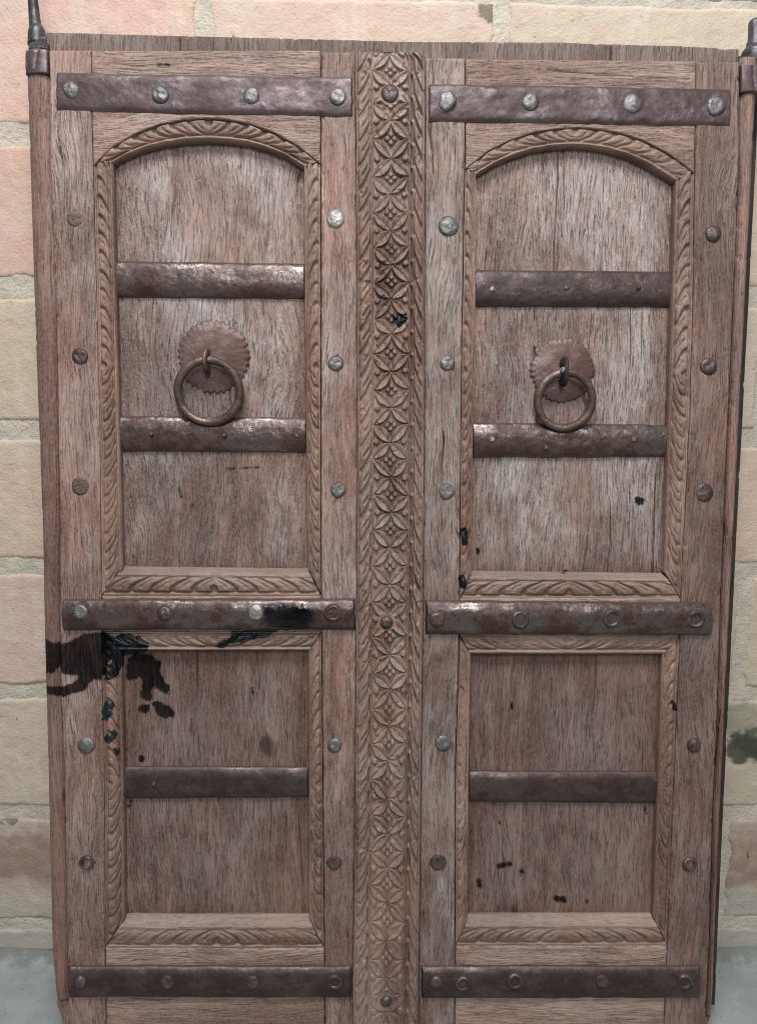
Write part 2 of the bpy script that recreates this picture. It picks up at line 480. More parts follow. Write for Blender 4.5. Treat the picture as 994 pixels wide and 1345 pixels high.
I_LOW = iron('iron_low', c8(52, 36, 32), c8(92, 80, 76), .65, .40, .42, seed=5)
I_SILVER = iron('iron_nail_bright', c8(120, 112, 106), c8(190, 188, 184), .8, .38, .9, seed=6, edgewear=0)
I_NAIL = iron('iron_nail', c8(74, 66, 63), c8(122, 120, 118), .6, .46, .9, seed=7, edgewear=0)
I_NAIL_D = iron('iron_nail_dark', c8(62, 45, 41), c8(104, 92, 88), .6, .45, .7, seed=8, edgewear=0)
I_RING = iron('iron_ring', c8(70, 52, 44), c8(126, 110, 99), .7, .42, .7, seed=9, edgewear=0)
I_PLATE = iron('iron_plate', c8(90, 62, 54), c8(122, 102, 98), .4, .48, .9, seed=11, edgewear=0)
I_PIN = iron('iron_pin', c8(40, 37, 40), c8(92, 88, 92), .6, .42, .5, seed=12, edgewear=0)

# ------------------------------------------------------------------ floor and wall
DROT = DOOR.to_3x3()
CAMW = cam.matrix_world.translation
YW = 0.117                                                   # plane of the block faces


def wall_pt(px, py, y=YW):
    dl = RM @ np.array([(px - CX) / F, -(py - CY) / F, -1.0])
    dw = DROT @ Vector((dl[0], -dl[2], dl[1]))
    t = (y - CAMW.y) / dw.y
    return CAMW + dw * t


def block_mat():
    n = N('painted_block')
    co = n.new('ShaderNodeNewGeometry').outputs['Position']
    oc = n.new('ShaderNodeObjectInfo').outputs['Color']
    a = n.noise(co, 9, 5, .6); b = n.noise(co, 45, 5, .65); c = n.noise(co, 300, 4, .6)
    dr = n.noise(n.vmul(co, (40, 40, 7)), 1, 4, .6)
    col = n.mix(n.mr(a, .35, .65, .0, .5), oc, c4('c4b8a8'))
    col = n.mix(n.mr(dr, .5, .75, 0, .35), col, c4('d8cfc0'))
    col = n.mix(n.mr(b, .52, .72, 0, .22), col, c4('a89084'))
    col = n.mix(n.mr(c, .58, .72, 0, .25), col, c4('ddd8cc'))
    col = n.mix(n.mr(n.noise(co, 150, 2, .5), .735, .77, 0, .6), col, c4('4c453c'))
    blo = n.noise(co, 16, 4, .65, .8)
    col = n.mix(n.mr(blo, .52, .68, 0, .42), col, c4('c9a692'))
    col = n.mix(n.mr(blo, .46, .32, 0, .40), col, c4('bdb697'))
    pit = n.noise(co, 95, 3, .7)
    col = n.mix(n.mr(pit, .64, .72, 0, .45), col, c4('8f8270'))
    # brown splash-back and pale lime towards the wall's foot, green damp patch beside the right leaf
    z = n.new('ShaderNodeSeparateXYZ', {0: co}).outputs[2]
    zz = n.math('ADD', z, n.math('MULTIPLY', n.math('SUBTRACT', a, .5), .12))
    band = n.math('MULTIPLY', n.mr(zz, .105, .135), n.mr(zz, .195, .225, 1, 0))
    col = n.mix(n.math('MULTIPLY', band, n.mr(b, .3, .6, .4, .8)), col, c4('8d7266'))
    lime = n.mr(zz, .115, .07)
    col = n.mix(n.math('MULTIPLY', lime, .75), col, c4('a9a79c'))

    def blot(px, py, r, k, colr):
        q = wall_pt(px, py)
        dn = n.new('ShaderNodeVectorMath', operation='DISTANCE'); n.set(dn, 0, n.vmul(co, (1, 1, 1.6))); n.set(dn, 1, (q.x, q.y, q.z * 1.6))
        f = n.mr(n.math('ADD', dn.outputs['Value'], n.math('MULTIPLY', n.math('SUBTRACT', b, .5), .09)), r * .55, r, k, 0)
        return n.mix(f, col, colr)
    col = blot(972, 985, .045, .85, c4('353a30'))
    col = blot(965, 945, .06, .45, c4('5d6756'))
    col = blot(994, 975, .05, .7, c4('3a4035'))
    col = blot(643, 12, .022, .7, c4('4a4a3c'))
    col = blot(8, 1075, .022, .7, c4('50554a'))
    bmp = n.new('ShaderNodeBump', {'Strength': .9, 'Distance': .0034, 'Height': n.math('ADD', n.math('ADD', b, n.math('MULTIPLY', c, .35)), n.math('MULTIPLY', dr, .5))})
    n.bsdf(Base_Color=col, Roughness=.85, Normal=bmp.outputs[0], Specular_IOR_Level=.2)
    return n.m


def mortar_mat():
    n = N('mortar')
    co = n.new('ShaderNodeNewGeometry').outputs['Position']
    a = n.noise(co, 25, 5, .6); c = n.noise(co, 180, 5, .7)
    col = n.mix(n.mr(a, .35, .65), c8(190, 182, 166), c8(208, 198, 181))
    col = n.mix(n.mr(c, .60, .70, 0, .4), col, c4('8d897a'))
    bmp = n.new('ShaderNodeBump', {'Strength': 1, 'Distance': .004, 'Height': n.math('ADD', c, n.math('MULTIPLY', a, 1.2))})
    n.bsdf(Base_Color=col, Roughness=.92, Normal=bmp.outputs[0], Specular_IOR_Level=.15)
    return n.m


def floor_mat():
    n = N('painted_floor')
    co = n.new('ShaderNodeNewGeometry').outputs['Position']
    a = n.noise(co, 7, 5, .6); b = n.noise(co, 60, 5, .65); c = n.noise(co, 500, 3, .6)
    col = n.mix(n.mr(a, .35, .65), c4('858d8d'), c4('9ba3a0'))
    col = n.mix(n.mr(b, .55, .72, 0, .35), col, c4('b0b5ae'))
    col = n.mix(n.mr(c, .60, .70, 0, .5), col, c4('5f6664'))
    yy_ = n.new('ShaderNodeSeparateXYZ', {0: co}).outputs[1]
    wall_line = n.mr(n.math('ADD', yy_, n.math('MULTIPLY', n.math('SUBTRACT', b, .5), .09)), .075, .112, 0, .6)  # ragged darker line on the floor along the wall
    col = n.mix(wall_line, col, c4('5c5a52'))
    col = n.mix(n.mr(n.noise(co, 230, 2, .5), .70, .74, 0, .6), col, c4('403d38'))
    bmp = n.new('ShaderNodeBump', {'Strength': .4, 'Distance': .002, 'Height': b})
    n.bsdf(Base_Color=col, Roughness=n.mr(b, .3, .7, .5, .75), Normal=bmp.outputs[0])
    return n.m


# floor: one sheet with gentle unevenness, ending under the wall
fx = np.linspace(-4, 4, 161); fy = np.concatenate([np.linspace(-5, -.4, 60), np.linspace(-.38, YW + .03, 60)])
FX, FY = np.meshgrid(fx, fy)
rise = 0.010 * np.exp(-((FY - YW) / .02) ** 2) * (1 + fbm(FX * 14, FY * 14, 3))
FZ = 0.0012 * fbm(FX * 6, FY * 6, 2) + rise - .0012
ix = np.arange(FX.size).reshape(FX.shape)
Qf = np.stack([ix[:-1, :-1], ix[:-1, 1:], ix[1:, 1:], ix[1:, :-1]], -1).reshape(-1, 4)
fl = link('floor', mesh_np('floor', np.stack([FX, FY, FZ], -1).reshape(-1, 3), Qf), floor_mat(), None)
fl['kind'] = 'structure'

wall = empty('block_wall', 'wall of pale washed pinkish and cream blocks with wide grey mortar behind the doors', 'wall', Matrix.Translation((0, YW, 0)))
# mortar bed: a slab set back 4 mm from the block faces
mx = np.arange(-1.9, 1.9, .006); mz = np.arange(0.0, 2.0, .006)
MX, MZ = np.meshgrid(mx, mz)
MY = 0.0020 + 0.0022 * fbm(MX * 30, MZ * 30, 21, 4) - .0015 * vnoise(MX * 120, MZ * 120, 8)
ix = np.arange(MX.size).reshape(MX.shape)
Qm = np.stack([ix[:-1, :-1], ix[:-1, 1:], ix[1:, 1:], ix[1:, :-1]], -1).reshape(-1, 4)
V = np.stack([MX, MY, MZ], -1).reshape(-1, 3)
nv = len(V)
V = np.concatenate([V, [(-1.9, .12, 0), (1.9, .12, 0), (1.9, .12, 2.0), (-1.9, .12, 2.0)]])
c0, c1, c2, c3 = ix[0, 0], ix[0, -1], ix[-1, -1], ix[-1, 0]
Qe = [(c0, nv, nv + 1, c1), (c1, nv + 1, nv + 2, c2), (c2, nv + 2, nv + 3, c3), (c3, nv + 3, nv, c0), (nv, nv + 3, nv + 2, nv + 1)]
link('mortar', mesh_np('mortar', V, np.concatenate([Qm, Qe]), np.concatenate([np.ones(len(Qm), bool), np.zeros(5, bool)])), mortar_mat(), wall)
BM = block_mat()
tops = [(-208, -20), (-12, 164), (192, 364), (390, 554), (577, 734), (754, 899), (917, 1059), (1075, 1207), (1220, 1262)]
vj = [0.4 * k + wall_pt(267, 40).x for k in range(-4, 6)]
# painted tints of the blocks in 8-bit sRGB, by course and by column (3 left of the doors, 4 behind, 5 to the right)
TINT = {(0, 3): (220, 190, 174), (0, 4): (217, 196, 178), (0, 5): (214, 200, 182),
        (1, 3): (222, 190, 172), (1, 4): (218, 196, 176), (1, 5): (212, 202, 178),
        (2, 3): (218, 180, 160), (2, 5): (212, 200, 176), (3, 3): (206, 192, 164), (3, 5): (204, 196, 170),
        (4, 3): (212, 192, 170), (4, 5): (216, 196, 172), (5, 3): (216, 192, 178), (5, 5): (202, 196, 168),
        (6, 3): (204, 198, 176), (6, 5): (202, 196, 170), (7, 3): (192, 180, 168), (7, 5): (186, 178, 160),
        (8, 3): (190, 182, 164), (8, 5): (184, 176, 158)}
DEF = [(214, 194, 174), (208, 198, 176), (216, 192, 174), (204, 194, 170), (212, 194, 172)]
for r, (y0, y1) in enumerate(tops):
    z1, z0 = wall_pt(25, y0).z, wall_pt(25, y1).z
    if r == 8: z0 = 0.002
    sh = 0.0 if r % 2 == 1 else 0.2
    for j in range(len(vj) - 1):
        xa, xb = vj[j] + .009 + sh, vj[j + 1] - .009 + sh
        if xb < -1.75 or xa > 1.85: continue
        xc = (xa + xb) / 2
        nx, nz = 150, max(6, int(64 * (z1 - z0) / .17))
        gx = np.linspace(0, 1, nx); gz = np.linspace(0, 1, nz)
        GX, GZ = np.meshgrid(gx, gz)
        ww, hh = xb - xa, z1 - z0
        sd = r * 17 + j
        X = xa + GX * ww + .004 * fbm(GZ * 6, GX * 2, sd, 3) * np.where(GX < .5, 1, -1) * (np.abs(GX - .5) > .42)
        Z = z0 + GZ * hh + .0022 * fbm(GX * 9, GZ * 2, sd + 4, 3) * (np.abs(GZ - .5) > .38)
        e = np.minimum(np.minimum(GX, 1 - GX) * ww, np.minimum(GZ, 1 - GZ) * hh)
        er_ = e + .0020 * fbm(X * 90, Z * 90, sd + 31, 3)
        Y = .0040 * (1 - np.clip(er_ / .0045, 0, 1)) ** 1.3 + .0005 * sstep(.35, .55, fbm(X * 60, Z * 60, sd + 41, 2)) - .0004 + .0012 * fbm(X * 25, Z * 25, sd + 7, 3)
        ixx = np.arange(GX.size).reshape(GX.shape)
        Q = np.stack([ixx[:-1, :-1], ixx[:-1, 1:], ixx[1:, 1:], ixx[1:, :-1]], -1).reshape(-1, 4)
        ring = np.concatenate([ixx[0, :], ixx[1:, -1], ixx[-1, -2::-1], ixx[-2:0:-1, 0]])
        F0 = np.stack([X - xc, Y, Z - z0], -1).reshape(-1, 3)
        bk = F0[ring].copy(); bk[:, 1] = .05
        k = len(ring); a = ring; b = np.roll(ring, -1)
        Q2 = np.stack([a, len(F0) + np.arange(k), len(F0) + (np.arange(k) + 1) % k, b], -1)
        o = link('block', mesh_np('block', np.concatenate([F0, bk]), np.concatenate([Q, Q2])), BM, wall, (xc, 0, z0))
        # columns counted so that 3 lies left of the doors, 4 behind them, 5 to the right
        key = 3 if xc < -.25 else (5 if xc > .27 else 4)
        o.color = c8(*[v_ * k_ for v_, k_ in zip(TINT.get((r, key), DEF[(r * 3 + j) % 5]), (.915, .885, .89))])

# ------------------------------------------------------------------ door leaves
ULx, ULz = P(265, 1372); URx, URz = P(765, 1372)
OFF_L = (float(ULx), 0.0, -Z0 / math.cos(LEAN) + 0.001)
OFF_R = (float(URx), 0.0, -Z0 / math.cos(LEAN) + 0.001)
leafL = empty('door_leaf', 'left carved wooden door leaf with black tar splashes and the carved centre batten', 'door', DOOR @ Matrix.Translation(OFF_L), 'pair of carved wooden door leaves')
leafR = empty('door_leaf', 'right carved wooden door leaf, greyer, with a thin post at its right edge', 'door', DOOR @ Matrix.Translation(OFF_R), 'pair of carved wooden door leaves')
bpy.context.view_layer.update()
BOT = 1371.0                     # foot of the leaves in photo rows
DS = 0.018                       # stile face


def cst(v): return lambda t: np.asarray(t, float) * 0 + v


CR = 0.0018
# ---- posts and stiles
postL_l = line((60, 32.5), (96, 33.5), (280, 39.5), (450, 45), (700, 54), (900, 58.5), (1060, 62.6), (1245, 67), (1300, 71), (1318, 74))
postL_r = line((60, 64), (100, 65), (190, 65), (400, 73.3), (680, 78.3), (900, 79.5), (1005, 84), (1180, 87), (1300, 89), (1400, 93))
postR_l = line((80, 972), (140, 972), (200, 971.5), (327, 967.5), (560, 956.5), (790, 947.5), (960, 942), (1065, 937), (1230, 932.5), (1312, 929), (1400, 924))
postR_r = line((80, 996), (140, 993), (327, 983.5), (560, 971.5), (790, 959.5), (960, 951.5), (1065, 946.5), (1230, 939), (1300, 936.5), (1345, 934))


def roundpost(k): return lambda X, Y, S, T: -k * (np.abs(S * 2 - 1) ** 2.6)


pl = board('pivot_post', postL_l, lambda y: postL_r(y) - .8, cst(63), cst(1314), .016, -.047, W_POST, leafL, OFF_L, 2, 31, shape=roundpost(.006), hi=.001)
pr = board('pivot_post', lambda y: postR_l(y) + 1.2, postR_r, cst(74), cst(1335), .012, -.044, W_POST, leafR, OFF_R, 1.6, 32, shape=roundpost(.005), hi=.001)
# dark strip added behind the right post, painting the shadow gap beside it
board('shade_strip', lambda y: postR_r(y) - 12, lambda y: postR_r(y) + 3.2, cst(90), cst(1322), -.030, -.05, W_SHADE, leafR, OFF_R, 4, 33)
board('foot_block', line((1318, 74), (1335, 80), (1371, 92)), cst(112), cst(1316), cst(BOT), .004, -.045, W_POST, leafL, OFF_L, 2, 34)
board('foot_block', cst(900), line((1338, 933), (1350, 926), (1371, 922)), cst(1337), cst(BOT), .004, -.044, W_POST, leafR, OFF_R, 2, 35)

sL1_r = line((60, 119.5), (150, 120.5), (400, 127), (560, 131), (750, 133), (900, 134), (1005, 137), (1240, 138), (1400, 140))
sL2_l = line((60, 421.5), (700, 421.5), (850, 422.5), (1240, 426), (1400, 427))
strip_l = line((60, 466.5), (300, 468.5), (600, 470), (900, 467.5), (1345, 463.5), (1400, 463))
strip_r = line((60, 559), (150, 558.5), (600, 557.5), (900, 554.5), (1345, 549.5), (1400, 549))
sR1_r = line((60, 611), (200, 611), (400, 607), (560, 605.3), (700, 604), (850, 603), (1005, 598), (1240, 597.5), (1400, 597))
sR2_l = line((60, 914.5), (235, 912), (400, 910), (560, 905), (780, 894), (850, 892.5), (1000, 886), (1240, 876), (1400, 870))

st1 = board('stile', lambda y: postL_r(y) + .6, lambda y: sL1_r(y) - .5, cst(66), cst(BOT), DS, -.03, W_STILE, leafL, OFF_L, 2, 41,
            cracks=[(CR, (74, 150), (80, 190), (82, 240)), (CR, (92, 820), (90, 860), (84, 910)), (CR, (112, 1240), (100, 1200), (96, 1130))])
st2 = board('stile', lambda y: sL2_l(y) + .6, strip_l, cst(68), cst(BOT), DS, -.03, W_STILE, leafL, OFF_L, 2, 42,
            cracks=[(CR * 1.5, (425, 150), (426, 210), (424, 260)), (CR * 1.3, (436, 190), (441, 240), (445, 275)), (CR, (443, 650), (440, 700), (446, 770)), (CR, (430, 1000), (437, 1080), (433, 1200))])
st3 = board('stile', strip_r, lambda y: sR1_r(y) - .6, cst(76), cst(BOT), DS, -.03, W_STILE_G, leafR, OFF_R, 2, 43,
            cracks=[(CR, (575, 170), (570, 260), (578, 330)), (CR, (583, 500), (580, 620), (585, 760)), (CR, (574, 1170), (570, 1240), (572, 1262))])
st4 = board('stile', lambda y: sR2_l(y) + .6, lambda y: postR_l(y) - 1.5, cst(81), cst(BOT), DS, -.03, W_STILE_LOW, leafR, OFF_R, 2, 44,
            cracks=[(CR, (945, 170), (950, 250), (948, 330)), (CR, (915, 700), (918, 640), (912, 560)), (CR, (915, 850), (925, 930), (918, 1020))])
st3['label'] = 'grey weathered stile next to the carved batten'

# ---- arches
xa = np.array([121, 150, 180, 210, 240, 270, 300, 330, 360, 390, 421])
archL_o = line(*zip(xa, [216, 188, 171, 160, 154, 152, 154, 160, 171, 188, 212]))
archL_i = line(*zip([100, 146, 165, 190, 215, 240, 270, 300, 325, 350, 375, 400, 440], [250, 215, 204, 194, 188, 184, 182.5, 184, 187, 194, 204, 219, 250]))
archR_o = line(*zip([600, 611, 640, 670, 700, 730, 760, 790, 820, 850, 880, 914], [225, 219, 196, 181, 171, 166, 164.5, 167, 173, 184, 200, 226]))
archR_i = line(*zip([600, 625, 650, 675, 700, 725, 750, 775, 800, 825, 850, 886, 905], [246, 229, 214, 203, 195.5, 191.5, 190, 191.5, 195.5, 203, 214, 237, 250]))

board('top_rail', lambda y: sL1_r(y) + .5, lambda y: sL2_l(y) - .4, cst(66), lambda x: archL_o(x) + 3, DS - .0005, -.03, W_RAIL, leafL, OFF_L, 2, 51, 'x',
      cracks=[(CR, (150, 84), (180, 87), (200, 86))])
board('top_rail', lambda y: sR1_r(y) + .5, lambda y: sR2_l(y) - .4, line((600, 77), (930, 80)), lambda x: archR_o(x) + 3, DS - .0005, -.03, W_RAIL, leafR, OFF_R, 2, 52, 'x',
      cracks=[(CR, (850, 103), (880, 105), (905, 104)), (CR, (720, 92), (790, 99), (830, 101))])
board('middle_rail', lambda y: sL1_r(y) + .5, lambda y: sL2_l(y) - .4, cst(783), cst(830), DS - .0005, -.03, W_RAIL, leafL, OFF_L, 2.5, 53, 'x')
board('middle_rail', lambda y: sR1_r(y) + .5, lambda y: sR2_l(y) - .4, cst(786), cst(834), DS - .0005, -.03, W_RAIL, leafR, OFF_R, 2.5, 54, 'x')
board('bottom_rail', lambda y: sL1_r(y) + .5, lambda y: sL2_l(y) - .4, cst(1246), cst(BOT), DS - .001, -.03, W_RAIL, leafL, OFF_L, 2.5, 55, 'x')
board('bottom_rail', lambda y: sR1_r(y) + .5, lambda y: sR2_l(y) - .4, cst(1243), cst(BOT), DS - .001, -.03, W_RAIL, leafR, OFF_R, 2.5, 56, 'x')

# ---- rear top boards standing a little above the rails
board('top_board', cst(61), cst(236), line((60, 42), (240, 46.5)), cst(84), .004, -.028, W_TOP, leafL, OFF_L, 2, 61)
board('top_board', cst(237), cst(520.2), line((237, 46.5), (520, 53.5)), cst(84), .0035, -.028, W_TOP, leafL, OFF_L, 2, 62)
board('top_board', cst(520.8), cst(802), line((521, 54), (740, 55), (802, 57.5)), cst(90), .004, -.028, W_TOP, leafR, OFF_R, 2, 63)
board('top_board', cst(803), cst(970), line((803, 57.5), (900, 60), (970, 64)), cst(92), .0037, -.028, W_TOP, leafR, OFF_R, 2, 64)

# ---- panels
board('panel', cst(135), cst(412), lambda x: archL_o(x) + 4, cst(765), 0, -.012, W_PANEL, leafL, OFF_L, 1.5, 71, amp=.0009, ridge=(.0012, .5),
      cracks=[(CR, (236, 392), (240, 430), (247, 460)), (CR, (276, 392), (277, 415)), (CR, (295, 392), (299, 432)), (CR, (184, 395), (188, 450), (190, 470)),
              (CR * .7, (207, 500), (205, 545)), (CR * .6, (356, 205), (358, 260), (355, 340)), (CR * .6, (310, 640), (318, 690), (312, 740))])
board('panel', cst(600), cst(898), lambda x: archR_o(x) + 4, cst(770), 0, -.012, W_PANEL_C, leafR, OFF_R, 1.5, 72, amp=.0010, ridge=(.0014, .6),
      cracks=[(CR * .7, (722, 268), (733, 300), (745, 350)), (CR * .7, (855, 200), (858, 270), (866, 350)), (CR * .7, (650, 230), (658, 300)), (CR * .7, (756, 405), (768, 450), (773, 470)),
              (CR * .5, (700, 600), (698, 680), (703, 745)), (CR * .5, (800, 605), (806, 700))])
board('panel', cst(135), cst(414), cst(842), cst(1222), 0, -.012, W_PANEL_B, leafL, OFF_L, 1.9, 73, amp=.0006, ridge=(.0005, 0),
      cracks=[(CR * .8, (274, 870), (276, 930), (275, 1000)), (CR * .5, (300, 1060), (312, 1130), (290, 1170))])
board('panel', cst(594), cst(880), cst(848), cst(1222), 0, -.012, W_PANEL_B, leafR, OFF_R, 1.9, 74, amp=.0006, ridge=(.0007, 0),
      cracks=[(CR * .6, (700, 880), (705, 1000)), (CR * .7, (704, 1170), (709, 1187))])

# ---- carved mouldings


def leafprofile(phi, wv, seed, s):
    f = phi - np.floor(phi)
    k = np.floor(phi)
    amp = .75 + .5 * _hash(k, k * 0, seed)
    h = sstep(.02, .20, f) * (1 - .40 * sstep(.35, 1.0, f)) * (1 - .95 * sstep(.84, .96, f))
    vein = np.exp(-((f - .52 - .1 * wv) / .07) ** 2) * sstep(.22, .40, wv) * (1 - sstep(.62, .85, wv))
    return (h - .45 * vein) * amp


def mould(name, outer, inner, s0, s1, vertical, mat, parent, off, seed, lam=24., lip=.16, bevel=False, flip=1, dep=.0050, worn=0.2, step=1.05, miter=(0, 0)):
    """outer/inner: edge position as function of the running coordinate (pixels); s0,s1: range at the inner edge; miter adds length at the outer edge"""
    wd = abs(float(outer((s0 + s1) / 2)) - float(inner((s0 + s1) / 2)))
    nw = int(wd / step) + 4; ns = int((s1 - s0) / step)
    tw = np.linspace(0, 1, nw); ts = np.linspace(0, 1, ns)
    Wv, Sv = np.meshgrid(tw, ts)
    s = lerp(s0 - miter[0] * (1 - Wv), s1 + miter[1] * (1 - Wv), Sv)
    a, b = outer(s), inner(s)
    c = lerp(a, b, Wv)
    X, Y = (c, s) if vertical else (s, c)
    X = X + .6 * fbm(X / 16, Y / 16, seed + 3, 2) * (Wv < .3)
    # section: flat outer fillet, carved band, lip, fall to the panel
    lp = lip
    band0, band1 = .10, 1 - lp - .05
    q = np.clip((Wv - band0) / (band1 - band0), 0, 1)
    mid = (s0 + s1) / 2 + 4 * vnoise(np.array([seed * 1.0]), np.array([.5]), 3)[0]
    ss = np.abs(s - mid) + 2.2 * fbm(s / 40, Wv * 2, seed, 2)
    phi = (ss + lam * .95 * q ** 1.4 * 1.0 - lam * .25 * np.sin(q * np.pi)) / lam
    hp = leafprofile(phi, q, seed, s)
    env = sstep(0, .16, q) * (1 - sstep(.88, 1.0, q))
    wornf = np.clip(1 - worn * (1 + 1.6 * fbm(X / 45, Y / 45, seed + 8, 2)), .15, 1)
    carve = -dep * (1 - hp * env) * wornf * (1 + .25 * fbm(X / 10, Y / 10, seed + 31, 2))
    inb = sstep(band0 - .06, band0 + .02, Wv) * (1 - (sstep(band1 - .16, band1 + .04, Wv) if bevel else sstep(band1 - .01, band1 + .05, Wv)))
    H = carve * inb + .0016 * np.sin(np.pi * q) * inb
    if bevel:
        # wide bevel down to the panel
        H = H - .0125 * np.clip((Wv - (1 - lp * .95)) / (lp * .95), 0, 1) ** 1.25 + .0006 * fbm(X / 12, Y / 4, seed + 2, 2) * (Wv > .5)
    else:
        H = H + .0016 * sstep(1 - lp * 1.1, 1 - lp * .8, Wv) * (1 - sstep(1 - lp * .45, 1, Wv)) - .0022 * sstep(1 - lp * .5, 1.0, Wv)
    if not bevel: H = H - .0030 * Wv            # ovolo leans in
    H = H - .0012 * (1 - sstep(0, .06, Wv)) + .0004 * fbm(X / 6, Y / 6, seed + 12, 2)
    e = np.minimum(Wv, 1 - Wv) * wd
    return sheet(name, X, Y, .0155, H, -.002, mat, parent, off, extra={'edge': e})


def inv(f, lo, hi):
    return f


# upper left
innL_l = line((215, 147.5), (400, 152), (600, 157), (748, 160.5))
innL_r = line((215, 399), (400, 400), (600, 402), (748, 404.5))
mould('carved_moulding', lambda s: sL1_r(s) + .6, innL_l, 211, 747, True, W_MOULD, leafL, OFF_L, 101, 24.5, .16, miter=(0, 34))
mould('carved_moulding', lambda s: sL2_l(s) - .6, innL_r, 214, 747, True, W_MOULD, leafL, OFF_L, 102, 27, .12, miter=(3, 32))
mould('carved_moulding', archL_o, archL_i, 146.5, 399.5, False, W_MOULD_X, leafL, OFF_L, 103, 24, .17, miter=(25, 20))
mould('carved_moulding', cst(782.5), line((160, 746), (404, 749)), 160.5, 404.5, False, W_MOULD_X, leafL, OFF_L, 104, 27, .24, bevel=True, dep=.0045, miter=(26, 16))
# upper right
innR_l = line((225, 625.5), (400, 625), (600, 621), (752, 619.5))
innR_r = line((235, 887.5), (400, 883), (560, 878), (752, 873))
mould('carved_moulding', lambda s: sR1_r(s) + .6, innR_l, 224, 751, True, W_MOULD, leafR, OFF_R, 105, 30, .14, miter=(3, 34))
mould('carved_moulding', lambda s: sR2_l(s) - .6, innR_r, 230, 751, True, W_MOULD, leafR, OFF_R, 106, 28, .12, miter=(8, 34))
mould('carved_moulding', archR_o, archR_i, 625.5, 886.5, False, W_MOULD_X, leafR, OFF_R, 107, 25, .16, miter=(14, 25), worn=.35)
mould('carved_moulding', cst(786.5), line((619, 752), (873, 755)), 619.5, 873, False, W_MOULD_X, leafR, OFF_R, 108, 29, .24, bevel=True, miter=(14, 20), dep=.0045)
# lower left
ilL = line((855, 158.5), (1010, 162), (1208, 163.5)); ilR = line((855, 405), (1208, 405.5))
mould('carved_moulding', lambda s: sL1_r(s) + .6, ilL, 856, 1207, True, W_MOULD, leafL, OFF_L, 109, 22, .14, miter=(24, 36))
mould('carved_moulding', lambda s: sL2_l(s) - .6, ilR, 856, 1207, True, W_MOULD, leafL, OFF_L, 110, 24, .12, miter=(24, 36))
mould('carved_moulding', cst(830.5), cst(855.5), 159, 405, False, W_MOULD_X, leafL, OFF_L, 111, 25, .17, miter=(24, 16), worn=.3)
mould('carved_moulding', cst(1245.5), cst(1208), 163.5, 405.5, False, W_MOULD_X, leafL, OFF_L, 112, 27, .29, bevel=True, miter=(25, 19), worn=.45, dep=.0045)
# lower right
irL = line((860, 618.5), (1000, 616), (1207, 614.5)); irR = line((860, 870), (1000, 865.5), (1207, 858.5))
mould('carved_moulding', lambda s: sR1_r(s) + .6, irL, 861, 1206, True, W_MOULD, leafR, OFF_R, 113, 25, .14, miter=(24, 35), worn=.5)
mould('carved_moulding', lambda s: sR2_l(s) - .6, irR, 861, 1206, True, W_MOULD, leafR, OFF_R, 114, 27, .12, miter=(24, 35), worn=.4)
mould('carved_moulding', cst(834.5), cst(860.5), 618.5, 870, False, W_MOULD_X, leafR, OFF_R, 115, 27, .2, miter=(14, 22), worn=.55)
mould('carved_moulding', cst(1242.5), cst(1207), 614.5, 858.5, False, W_MOULD_X, leafR, OFF_R, 116, 27, .29, bevel=True, miter=(16, 17), worn=.6, dep=.0045)

# ---- carved centre batten
ns, nw = 1750, 142
Wv, Sv = np.meshgrid(np.linspace(0, 1, nw), np.linspace(0, 1, ns))
Y = lerp(68.0, BOT - 1, Sv)
top_round = 7 * np.clip((12 - (Y - 68)) / 12, 0, 1) ** 2 * (Wv > .5)
X = lerp(strip_l(Y) + .3, strip_r(Y) - .3 - top_round, Wv)
x = Wv * 91
xc_ = 45.5 + 2.2 * fbm(Y / 60, Wv * 0, 5, 2)
yy = (Y - 160 - 5.0 * fbm(Y / 75, Wv * 2, 9, 2)) / 46.8
# perspective keeps the pattern pitch even on the wood, so shrink it slightly with height up the batten
fy = yy - np.round(yy)          # 0 at rosette crossings
fx = (x - xc_) / 46.8
k = np.round(yy)
ca, sa = math.cos(math.pi / 4), math.sin(math.pi / 4)
rel = np.zeros_like(X)
for sx in (-1, 1):
    for sy in (-1, 1):
        # petal from (0,0) to (sx/2, sy/2)
        u = (fx * sx * ca + fy * sy * sa); v = (-fx * sx * sa + fy * sy * ca)
        Lp = .5 * math.sqrt(2)
        t = np.clip(u / Lp, 0, 1)
        hw = (.150 + .045 * _hash(k, k * 0 + 9 + sx * 3 + sy, 15)) * np.sin(np.pi * np.clip((t - .03) / .94, 0, 1)) ** .75 + 1e-4
        inside = 1 - np.abs(v) / hw
        pet = sstep(0, .22, inside) * (1 - .38 * sstep(.55, 1.0, inside)) * (1 - .0 * inside) * ((u > 0.01) & (u < Lp * .99))
        pet = pet * (1 + .18 * np.exp(-((inside - .28) / .12) ** 2)) * (0.62 + .50 * _hash(k, k * 0 + sx * 2 + sy, 5))
        rel = np.maximum(rel, pet)
# four small buds in the diamonds between crossings, one at either side
fy2 = (yy + .5) - np.round(yy + .5)
for (bx, by) in ((-.105, 0), (.105, 0), (0, -.105), (0, .105)):
    rr = np.hypot(fx - bx, fy2 - by)
    rel = np.maximum(rel, .85 * (1 - sstep(.050, .082, rr)))
for bx in (-.40, .40):
    rr = np.hypot((fx - bx) * 1.0, fy)
    rel = np.maximum(rel, .9 * (1 - sstep(.06, .10, rr)))
incol = sstep(20, 22, x) * (1 - sstep(68, 70, x))
rel = rel * incol
# fillets on either side of the rosette column
fil = np.exp(-((x - 20.3) / 1.3) ** 2) * .8 + np.exp(-((x - 70.8) / 1.5) ** 2) * 1.0
